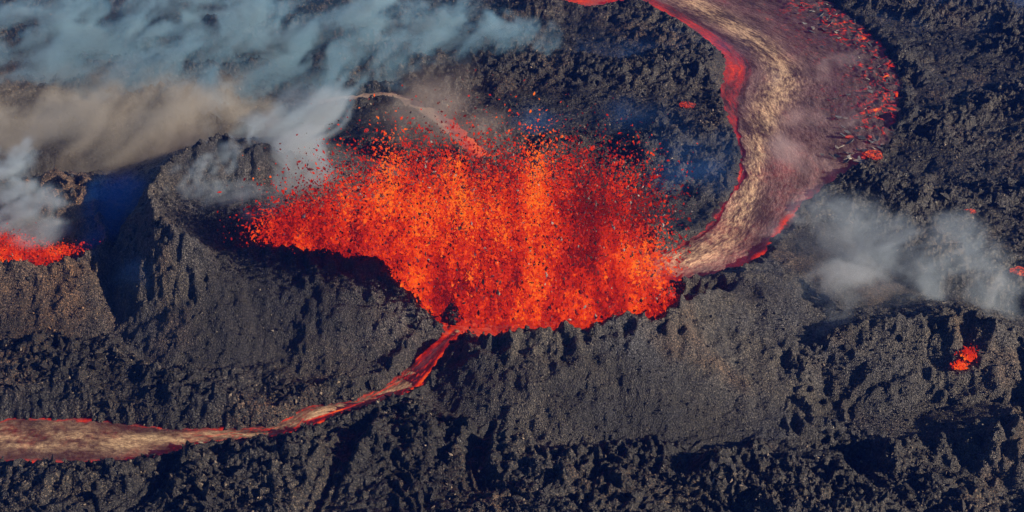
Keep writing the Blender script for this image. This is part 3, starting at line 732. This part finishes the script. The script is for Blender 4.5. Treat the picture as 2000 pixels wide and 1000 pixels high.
# loose blocks on the field: the largest singly, the rest as one mass
n_all = 26000
yy = np.exp(rng.uniform(math.log(230), math.log(560), n_all * 3)) + CAM_Y; xx = rng.uniform(-0.5, 0.5, n_all * 3) * np.interp(yy, ys, Wid) * 0.92
jj = np.clip(np.interp(yy, ys, np.arange(NY)).round().astype(int), 0, NY - 1); ii = np.clip((((xx / Wid[jj]) + 0.5) * (NX - 1)).round().astype(int), 0, NX - 1)
polys = [np.r_[a, b[::-1]] for a, b in RIVERS.values()]
wet = np.zeros(len(xx), bool)
for q in polys: wet |= inside(xx, yy, q)
dens = sstep(-0.35, 0.40, fbm2(xx * 0.035, yy * 0.05, 4, 600))
keep = (CID[jj, ii] == 0) & ~wet & (rng.random(len(xx)) < 0.08 + 0.92 * dens ** 1.5)
xx, yy, zz = xx[keep][:n_all], yy[keep][:n_all], Zg[jj, ii][keep][:n_all]
n = len(xx); sc = rng.gamma(1.6, 0.15, n) + 0.14
me = lumps(np.stack([xx, yy, zz + 0.2 * sc], 1), np.stack([sc * rng.uniform(1, 1.9, n), sc, sc * rng.uniform(.35, .8, n)], 1), 'clinker'); fattr(me, 'rust', np.full(n * 6, 0.2)); fattr(me, 'pale', np.repeat((rng.random(n) < 0.10 + 0.16 * sstep(-0.1, 0.4, fbm2(xx * 0.05, yy * 0.05, 3, 610))) * (sc < 0.5) * rng.uniform(0.2, 1.0, n), 6))  # pale pieces carry the glint of sunlit flakes in their colour
tag(add('clinker', me, M_ROCK, field_o), None, None, None, 'stuff')
BLOCKS = [ico(1, 700 + k, 0.16, 0.65) for k in range(8)]
for b in BLOCKS:
    b.materials.append(M_ROCK)
c = 0
while c < 260:
    px, py = rng.uniform(0, 2000), rng.uniform(0, 1000); q = P(px, py, 0.5); x, y = q[0], q[1]
    j = int(np.clip(round(np.interp(y, ys, np.arange(NY))), 0, NY - 1)); i = int(np.clip(round((x / Wid[j] + 0.5) * (NX - 1)), 0, NX - 1))
    if CID[j, i] != 0 or any(inside(np.array([x]), np.array([y]), w)[0] for w in polys): continue
    o = add('lava_block', BLOCKS[rng.integers(0, 8)], None, field_o, (x, y, Zg[j, i] + 0.2)); k = rng.uniform(0.55, 1.25)
    o.scale = (k * rng.uniform(.9, 1.6), k, k * rng.uniform(.6, 1)); o.rotation_euler = (rng.normal(0, .4), rng.normal(0, .4), rng.uniform(0, 6.3)); c += 1
# small breakouts of fresh lava on the field
def toe_material():
    t = NT('fresh_lava_toe'); p = t.pos(); n = t.noise(p, 0.9, 5, 0.75, 1.2)
    t.link(t.ramp(n, [(0.4, (0.03, 0.028, 0.03)), (0.6, (0.012, 0.008, 0.008))]), t.b.inputs['Base Color'])
    heat_emission(t, t.math('MULTIPLY', t.math('SUBTRACT', n, 0.40), 4.2, True), 0.60)
    t.b.inputs['Roughness'].default_value = 0.6; t.b.inputs['Specular IOR Level'].default_value = 0.2
    t.link(t.bump(n, 1.0, 0.5), t.b.inputs['Normal']); return t.m
M_TOE = toe_material()
for (px, py, r, lab) in ((1704, 316, 3.0, 'bright orange lava toe at the edge of the crusted fan'), (1342, 214, 2.4, 'dull red lava patch on dark rock beside the red channel'),
                         (1985, 566, 2.6, 'small red lava patch on dark rock behind the white smoke'), (1890, 430, 1.6, 'tiny red lava patch on the rough dark field')):
    q = P(px, py, 1.5); z_ = float(zat(q[0], q[1])); me = ico(4, 900 + px, 0.13, 0.4); me.materials.append(M_TOE)
    o = add('lava_breakout', me, None, None, (q[0], q[1], z_ + 0.3)); o.scale = (r * 1.2, r * 0.8, r); tag(o, lab, 'lava patch', 'small lava breakouts')
# spatter lumps on the crests
for k, loop, cnt in ((1, MAIN, 150), (2, LEFT, 60), (3, RIGHT, 80)):
    for _ in range(cnt):
        q = loop[rng.integers(0, len(loop))]; x, y = q[0] + rng.normal(0, 2.2), q[1] + rng.normal(0, 2.2)
        if any(inside(np.array([x]), np.array([y]), w)[0] for w in polys): continue
        o = add('spatter_lump', BLOCKS[rng.integers(0, 8)], None, CONES[k], (x, y, float(zat(x, y)) + 0.1)); s_ = rng.uniform(0.5, 1.2) * (1.25 if k == 3 else 1)
        o.scale = (s_, s_ * rng.uniform(.7, 1), s_ * rng.uniform(.8, 1.2)); o.rotation_euler = rng.uniform(0, 6.3, 3)
# gravel on the cone flanks
n_all = 26000
yy = np.exp(rng.uniform(math.log(235), math.log(420), n_all * 4)) + CAM_Y; xx = rng.uniform(-0.5, 0.5, n_all * 4) * np.interp(yy, ys, Wid) * 0.9
jj = np.clip(np.interp(yy, ys, np.arange(NY)).round().astype(int), 0, NY - 1); ii = np.clip((((xx / Wid[jj]) + 0.5) * (NX - 1)).round().astype(int), 0, NX - 1)
wet = np.zeros(len(xx), bool)
for q in polys: wet |= inside(xx, yy, q)
keep = (CID[jj, ii] > 0) & ~wet & (Zg[jj, ii] > 1.0) & ~(inside(xx, yy, MAIN) & (Zg[jj, ii] < 8.5)) & ~(inside(xx, yy, LEFT) & (Zg[jj, ii] < 12))
for k in (1, 2, 3):
    m = keep & (CID[jj, ii] == k); x, y, z, ru = xx[m][:n_all], yy[m][:n_all], Zg[jj, ii][m][:n_all], RUST[jj, ii][m][:n_all]
    x, y, z, ru = [w[:n_all // 3] for w in (x, y, z, ru)]; n = len(x); sc = rng.gamma(1.6, 0.06, n) + 0.09
    me = lumps(np.stack([x, y, z + 0.12], 1), np.stack([sc, sc * rng.uniform(.7, 1, n), sc * rng.uniform(.6, 1, n)], 1), 'gravel'); fattr(me, 'rust', np.repeat(ru, 6)); fattr(me, 'pale', np.repeat((rng.random(n) < 0.16) * rng.uniform(0.1, 0.7, n), 6))
    tag(add('gravel', me, M_CONE, CONES[k]), None, None, None, 'stuff')

# ------------------------------------------------------------------ smoke and gas
def noise3(x, y, z, seed):
    fx, fy, fz = np.floor(x), np.floor(y), np.floor(z); ix, iy, iz = fx.astype(np.int32), fy.astype(np.int32), fz.astype(np.int32)
    dx, dy, dz = x - fx, y - fy, z - fz
    ux, uy, uz = dx * dx * (3 - 2 * dx), dy * dy * (3 - 2 * dy), dz * dz * (3 - 2 * dz)
    def val(a, b, c): return rnd2(a + c * 7919, b - c * 104729, seed)
    r = 0
    x00 = val(ix, iy, iz); x00 = x00 + ux * (val(ix + 1, iy, iz) - x00)
    x10 = val(ix, iy + 1, iz); x10 = x10 + ux * (val(ix + 1, iy + 1, iz) - x10)
    x01 = val(ix, iy, iz + 1); x01 = x01 + ux * (val(ix + 1, iy, iz + 1) - x01)
    x11 = val(ix, iy + 1, iz + 1); x11 = x11 + ux * (val(ix + 1, iy + 1, iz + 1) - x11)
    a = x00 + uy * (x10 - x00); b = x01 + uy * (x11 - x01)
    return (a + uz * (b - a)) * 2 - 1
def fbm3(x, y, z, o, seed, gain=0.55):
    s = 0; a = 1.0
    for i in range(o):
        s = s + a * noise3(x, y, z, seed + 13 * i); x = x * 2.07 + 3.1; y = y * 2.07 - 1.7; z = z * 2.07 + 5.9; a *= gain
    return s
def smoke_material(name, color, dens, aniso=0.2, absorb=(0.5, 0.5, 0.5)):
    m = bpy.data.materials.new(name); m.use_nodes = True; nt = m.node_tree
    nt.nodes.remove(nt.nodes['Principled BSDF'])
    v = nt.nodes.new('ShaderNodeVolumePrincipled'); v.inputs['Color'].default_value = (*color, 1); v.inputs['Density'].default_value = dens
    v.inputs['Anisotropy'].default_value = aniso; v.inputs['Absorption Color'].default_value = (*absorb, 1)
    nt.links.new(v.outputs[0], nt.nodes['Material Output'].inputs['Volume']); return m
def smoke(name, label, blobs, vox, mat, seed, freq=0.045, thr=0.25, contrast=1.0, wind=(-0.3, 0.2, 0.3), veil=0.05, thin=1.0, shift=0.0):
    """blobs: (px, py, depth y, radius across, along depth, up, amount) -> a voxel cloud carried by a Volume Cube"""
    B = [(PV(b[0], b[1], b[2] + shift), (b[3], b[4] * thin, b[5] * thin), b[6]) for b in blobs]
    lo = np.min([c - np.array(r) * 1.35 for c, r, a in B], 0); hi = np.max([c + np.array(r) * 1.35 for c, r, a in B], 0)
    lo[2] = max(lo[2], 0.3)
    res = np.maximum(((hi - lo) / vox).astype(int), 8); hi = lo + (res - 1) * vox
    gx, gy, gz = [a.astype(np.float32) for a in np.meshgrid(*[np.linspace(lo[i], hi[i], res[i], dtype=np.float32) for i in range(3)], indexing='ij')]
    gx, gy, gz = gx.ravel(), gy.ravel(), gz.ravel()
    env = np.zeros(gx.shape, np.float32)
    for c, r, a in B:
        q = ((gx - c[0]) / r[0]) ** 2 + ((gy - c[1]) / r[1]) ** 2 + ((gz - c[2]) / r[2]) ** 2
        env += a * np.exp(-1.6 * q) * (q < 2.6)
    D = np.zeros_like(env); m = env > 0.05
    x, y, z = gx[m], gy[m], gz[m]
    w1 = fbm3(x * 0.035, y * 0.035, z * 0.05, 2, seed + 1); w2 = fbm3(x * 0.035 + 9, y * 0.035, z * 0.05, 2, seed + 2)
    xx_, yy_, zz_ = x + 13 * w1 + wind[0] * z, y + 13 * w2 + wind[1] * z, z + 8 * w1
    f = fbm3((xx_ - 0.3 * yy_) * freq * 1.1, yy_ * freq * 0.6, zz_ * freq, 5, seed, 0.66)
    e = np.minimum(env[m], 1.5); raw = e * (0.45 + 1.25 * contrast * f) - thr * (1 - 0.5 * e); D[m] = 1.6 * sstep(0.05, 0.75, raw) + veil * np.clip(e, 0, 1) ** 2
    D.reshape(res)[[0, -1]] = 0; D3 = D.reshape(res); D3[:, [0, -1]] = 0; D3[:, :, [0, -1]] = 0
    me = bpy.data.meshes.new(name); me.vertices.add(len(D)); me.vertices.foreach_set('co', np.stack([gx, gy, gz], 1).ravel()); fattr(me, 'amount', D)
    o = add(name, me, mat); tag(o, label, None, None, 'stuff')
    ng = bpy.data.node_groups.new(name, 'GeometryNodeTree')
    ng.interface.new_socket('Geometry', in_out='INPUT', socket_type='NodeSocketGeometry'); ng.interface.new_socket('Geometry', in_out='OUTPUT', socket_type='NodeSocketGeometry')
    N = ng.nodes; Lk = ng.links.new
    gi, go = N.new('NodeGroupInput'), N.new('NodeGroupOutput')
    pos = N.new('GeometryNodeInputPosition'); sub = N.new('ShaderNodeVectorMath'); sub.operation = 'SUBTRACT'; sub.inputs[1].default_value = lo
    div = N.new('ShaderNodeVectorMath'); div.operation = 'DIVIDE'; div.inputs[1].default_value = (hi - lo) / (res - 1)
    Lk(pos.outputs[0], sub.inputs[0]); Lk(sub.outputs[0], div.inputs[0])
    sep = N.new('ShaderNodeSeparateXYZ'); Lk(div.outputs[0], sep.inputs[0])
    def mth(op, a, b=0.0):
        k = N.new('ShaderNodeMath'); k.operation = op
        for s_, v_ in ((k.inputs[0], a), (k.inputs[1], b)):
            if hasattr(v_, 'is_linked'): Lk(v_, s_)
            else: s_.default_value = float(v_)
        return k.outputs[0]
    rx, ry, rz = [mth('ROUND', sep.outputs[i]) for i in range(3)]
    ii_ = N.new('FunctionNodeIntegerMath') if hasattr(bpy.types, 'FunctionNodeIntegerMath') else None
    def toint(a):
        k = N.new('FunctionNodeFloatToInt'); Lk(a, k.inputs[0]); return k.outputs[0]
    def im(op, a, b):
        k = N.new('FunctionNodeIntegerMath'); k.operation = op
        for s_, v_ in ((k.inputs[0], a), (k.inputs[1], b)):
            if hasattr(v_, 'is_linked'): Lk(v_, s_)
            else: s_.default_value = int(v_)
        return k.outputs[0]
    if ii_: N.remove(ii_)
    index = im('ADD', im('MULTIPLY', im('ADD', im('MULTIPLY', toint(rx), res[1]), toint(ry)), res[2]), toint(rz))
    na_ = N.new('GeometryNodeInputNamedAttribute'); na_.data_type = 'FLOAT'; na_.inputs['Name'].default_value = 'amount'
    si = N.new('GeometryNodeSampleIndex'); si.data_type = 'FLOAT'; si.domain = 'POINT'; si.clamp = True
    Lk(gi.outputs[0], si.inputs['Geometry']); Lk(na_.outputs['Attribute'], si.inputs['Value']); Lk(index, si.inputs['Index'])
    vc = N.new('GeometryNodeVolumeCube')
    vc.inputs['Min'].default_value = lo; vc.inputs['Max'].default_value = hi
    for k_, r_ in zip('XYZ', res): vc.inputs['Resolution ' + k_].default_value = int(r_)
    Lk(si.outputs[0], vc.inputs['Density'])
    sm = N.new('GeometryNodeSetMaterial'); sm.inputs['Material'].default_value = mat
    Lk(vc.outputs[0], sm.inputs[0]); Lk(sm.outputs[0], go.inputs[0])
    md = o.modifiers.new('smoke', 'NODES'); md.node_group = ng
    return o
M_TAN = smoke_material('smoke_tan', (0.72, 0.62, 0.48), 0.034)
M_BLUE = smoke_material('smoke_blue_grey', (0.30, 0.56, 0.78), 0.055)
M_GAS = smoke_material('thin_blue_gas', (0.12, 0.34, 0.98), 0.014, 0.0)
M_WISP = smoke_material('smoke_wisps', (0.55, 0.72, 0.88), 0.085)
M_DEEP = smoke_material('deep_blue_gas', (0.06, 0.26, 0.98), 0.035, 0.0)
M_JET = smoke_material('steam_dense', (0.78, 0.86, 0.93), 0.034)
M_DUST = smoke_material('brown_haze', (0.75, 0.62, 0.52), 0.022)
M_VEIL = smoke_material('pinkish_veil', (0.92, 0.72, 0.72), 0.028)
M_STEAM = smoke_material('steam_white', (0.66, 0.80, 0.93), 0.024)
smoke('smoke_plume', 'tan sunlit smoke drifting behind the craters',
      [(-60, 330, 45, 24, 22, 16, 1.6), (40, 290, 60, 26, 22, 18, 1.3), (150, 270, 62, 26, 22, 18, 1.7), (240, 290, 55, 24, 20, 16, 1.8), (340, 255, 62, 26, 20, 18, 2.0), (200, 345, 42, 24, 15, 12, 1.7), (430, 235, 70, 22, 18, 14, 1.2), (310, 300, 48, 24, 14, 14, 2.2), (20, 200, 95, 20, 20, 12, .6), (620, 325, 30, 13, 9, 6, 1.0), (90, 130, 110, 22, 20, 12, .6)],
      1.15, M_TAN, 11, 0.065, 0.0, 1.0, veil=0.30)
smoke('smoke_plume', 'blue grey smoke spreading over the far lava field',
      [(300, 60, 140, 40, 32, 17, 1.6), (170, 20, 155, 36, 30, 17, 1.4), (430, 90, 130, 34, 28, 16, 1.4), (540, 50, 145, 36, 28, 16, 1.5), (600, 150, 110, 28, 24, 14, 1.7), (690, 110, 120, 28, 22, 15, 1.9), (770, 50, 140, 30, 22, 15, 1.7), (830, 110, 120, 26, 18, 12, 1.5),
       (910, 80, 130, 24, 18, 11, 1.2), (1000, 70, 130, 22, 14, 8, 1.1), (470, 200, 90, 26, 20, 13, 1.4), (380, 150, 105, 28, 22, 14, 1.2), (680, 190, 92, 20, 14, 9, 1.3), (60, 60, 140, 30, 24, 14, .9), (530, 250, 72, 20, 14, 11, 1.2), (900, 20, 150, 26, 18, 9, .9), (120, 170, 105, 28, 24, 14, 1.1), (250, 130, 115, 28, 24, 14, 1.2), (20, 130, 115, 28, 24, 14, .9), (330, 190, 95, 24, 20, 13, 1.1), (400, 20, 155, 36, 26, 14, 1.3), (650, 20, 155, 34, 24, 14, 1.3), (440, 290, 62, 18, 14, 12, 1.0), (1060, 110, 118, 14, 10, 7, .9), (620, 240, 78, 14, 12, 7, .8)],
      1.05, M_BLUE, 23, 0.08, 0.14, 1.6, thin=0.8, veil=0.12)
smoke('smoke_plume', 'grey wisps rising out of the tall crater bowl', [(430, 360, 5, 14, 9, 10, 1.5), (380, 370, 0, 11, 8, 8, 1.3), (490, 340, 8, 12, 8, 10, 1.4), (530, 280, 18, 11, 8, 10, 1.3), (500, 410, -6, 9, 6, 5, .9), (590, 330, 14, 12, 8, 8, 1.2), (450, 300, 18, 12, 8, 8, 1.1), (560, 270, 24, 12, 9, 9, 1.3), (610, 220, 40, 14, 10, 9, 1.2)], 0.8, M_WISP, 31, 0.10, 0.10, 1.3, shift=-5)
smoke('smoke_plume', 'grey smoke rising from the brown gravelly crater', [(40, 420, -8, 11, 7, 8, 1.6), (100, 410, -5, 10, 7, 9, 1.4), (10, 360, 5, 12, 8, 10, 1.6), (60, 460, -14, 8, 5, 5, 1.2), (-40, 380, 0, 12, 8, 9, 1.5), (150, 430, -5, 7, 5, 7, 1.0), (20, 300, 15, 10, 8, 9, 1.3)], 0.8, M_WISP, 37, 0.10, 0.10, 1.3, shift=-2)
smoke('smoke_plume', 'white smoke drifting above the shallow crater bowl', [(1930, 580, -22, 6, 5, 6, 2.0), (1900, 540, -16, 9, 6, 7, 1.6), (1850, 500, -10, 13, 8, 8, 1.3), (1780, 500, -8, 15, 9, 8, 1.3), (1690, 450, 4, 15, 9, 8, 1.3), (1630, 400, 14, 14, 9, 7, 1.1), (1870, 465, -2, 10, 7, 7, 1.3), (1740, 570, -22, 15, 8, 6, 1.1), (1950, 620, -28, 6, 4, 5, 1.5), (1630, 520, -10, 15, 8, 6, .9), (1580, 580, -22, 12, 6, 5, 1.1), (1600, 470, 0, 16, 9, 7, 1.0), (1690, 520, -12, 14, 8, 7, 1.2), (1820, 560, -20, 14, 8, 7, 1.2), (1970, 540, -18, 10, 7, 7, 1.1)], 0.8, M_STEAM, 41, 0.095, 0.05, 1.4, veil=0.30, shift=-11)
smoke('steam_jet', 'small white steam puff at the edge of the dark bowl', [(1608, 676, -52, 2.2, 2, 2.4, 1.6), (1618, 648, -50, 3.8, 3, 3.6, 1.5), (1634, 610, -47, 6, 5, 5, 1.3), (1652, 570, -44, 8, 6, 6, 1.1), (1675, 530, -40, 9, 6, 6, .9)], 0.5, M_JET, 43, 0.15, 0.12, 1.4)
smoke('steam_jet', 'white steam puff beside the small glowing cone', [(1918, 690, -54, 2.4, 2, 3, 1.6), (1925, 660, -52, 3.6, 3, 4, 1.5), (1935, 622, -48, 5.5, 4, 6, 1.4), (1925, 580, -44, 7, 5, 6, 1.3), (1905, 540, -40, 8, 6, 6, 1.0)], 0.5, M_JET, 47, 0.14, 0.12, 1.4)
smoke('blue_gas', 'thin blue gas hanging over the dark lava beyond the fountains', [(1060, 165, 110, 14, 10, 7, 2.0), (1200, 130, 120, 34, 20, 6, 1.5), (1330, 100, 130, 28, 16, 6, 1.5), (1390, 330, 30, 16, 16, 7, .8), (1350, 270, 48, 22, 16, 6, .7), (1300, 340, 26, 18, 14, 6, .6), (1380, 410, 8, 14, 12, 5, .6), (1250, 220, 70, 26, 18, 6, .6), (1040, 240, 70, 12, 10, 6, 1.2), (1780, 60, 150, 34, 20, 6, 1.2), (1960, 30, 160, 30, 20, 7, 1.6)], 1.3, M_GAS, 53, 0.05, 0.0, 0.35)
smoke('blue_gas', 'thin blue gas lying in the saddle between two craters', [(235, 410, 0, 10, 10, 8, 1.8), (225, 470, -12, 9, 10, 7, 1.8), (330, 540, -30, 14, 8, 7, 1.3), (235, 400, 4, 10, 10, 9, 2.0)], 1.0, M_DEEP, 59, 0.06, 0.0, 0.4)  # gas thickened to turn the shade between the cones a stronger blue

smoke('smoke_plume', 'faint pale gas veiling the crusted fan of the broad lava river', [(1540, 220, 70, 8, 8, 5, 1.2), (1600, 140, 100, 10, 9, 5, 1.1), (1650, 120, 105, 8, 8, 5, 1.0), (1530, 290, 48, 8, 8, 5, 1.0), (1640, 230, 68, 10, 8, 5, 1.0), (1580, 330, 40, 10, 8, 5, .9), (1500, 160, 92, 8, 8, 5, .8), (1690, 180, 85, 8, 8, 5, .8)], 1.0, M_VEIL, 61, 0.09, 0.0, 0.7)

smoke('smoke_plume', 'thin brown haze hanging behind the tall fountains', [(840, 215, 62, 16, 12, 9, 1.2), (930, 250, 50, 16, 10, 8, 1.1), (760, 260, 48, 14, 10, 7, .9), (980, 300, 38, 10, 8, 6, .9), (880, 150, 85, 16, 12, 8, .9)], 1.2, M_DUST, 67, 0.07, 0.0, 0.6, veil=0.2)

# ------------------------------------------------------------------ the air itself
def haze():  # haze added to turn the shadows and dark ground blue
    m = bpy.data.materials.new('thin_blue_air'); m.use_nodes = True; nt = m.node_tree; nt.nodes.remove(nt.nodes['Principled BSDF'])
    v = nt.nodes.new('ShaderNodeVolumePrincipled'); v.inputs['Color'].default_value = (0.03, 0.15, 1.0, 1); v.inputs['Density'].default_value = 0.75e-4; v.inputs['Anisotropy'].default_value = 0.0
    nt.links.new(v.outputs[0], nt.nodes['Material Output'].inputs['Volume'])
    r, z0, z1 = 5100.0, -8.0, 250.0
    vs = [(x, y + 60, z) for z in (z0, z1) for x, y in ((-r, -r), (r, -r), (r, r), (-r, r))]
    me = mesh_np('haze', np.array(vs), np.array([(0, 3, 2, 1), (4, 5, 6, 7), (0, 1, 5, 4), (1, 2, 6, 5), (2, 3, 7, 6), (3, 0, 4, 7)]), False)
    tag(add('haze', me, m), 'thin blue haze filling the air over the lava', None, None, 'stuff')
haze()
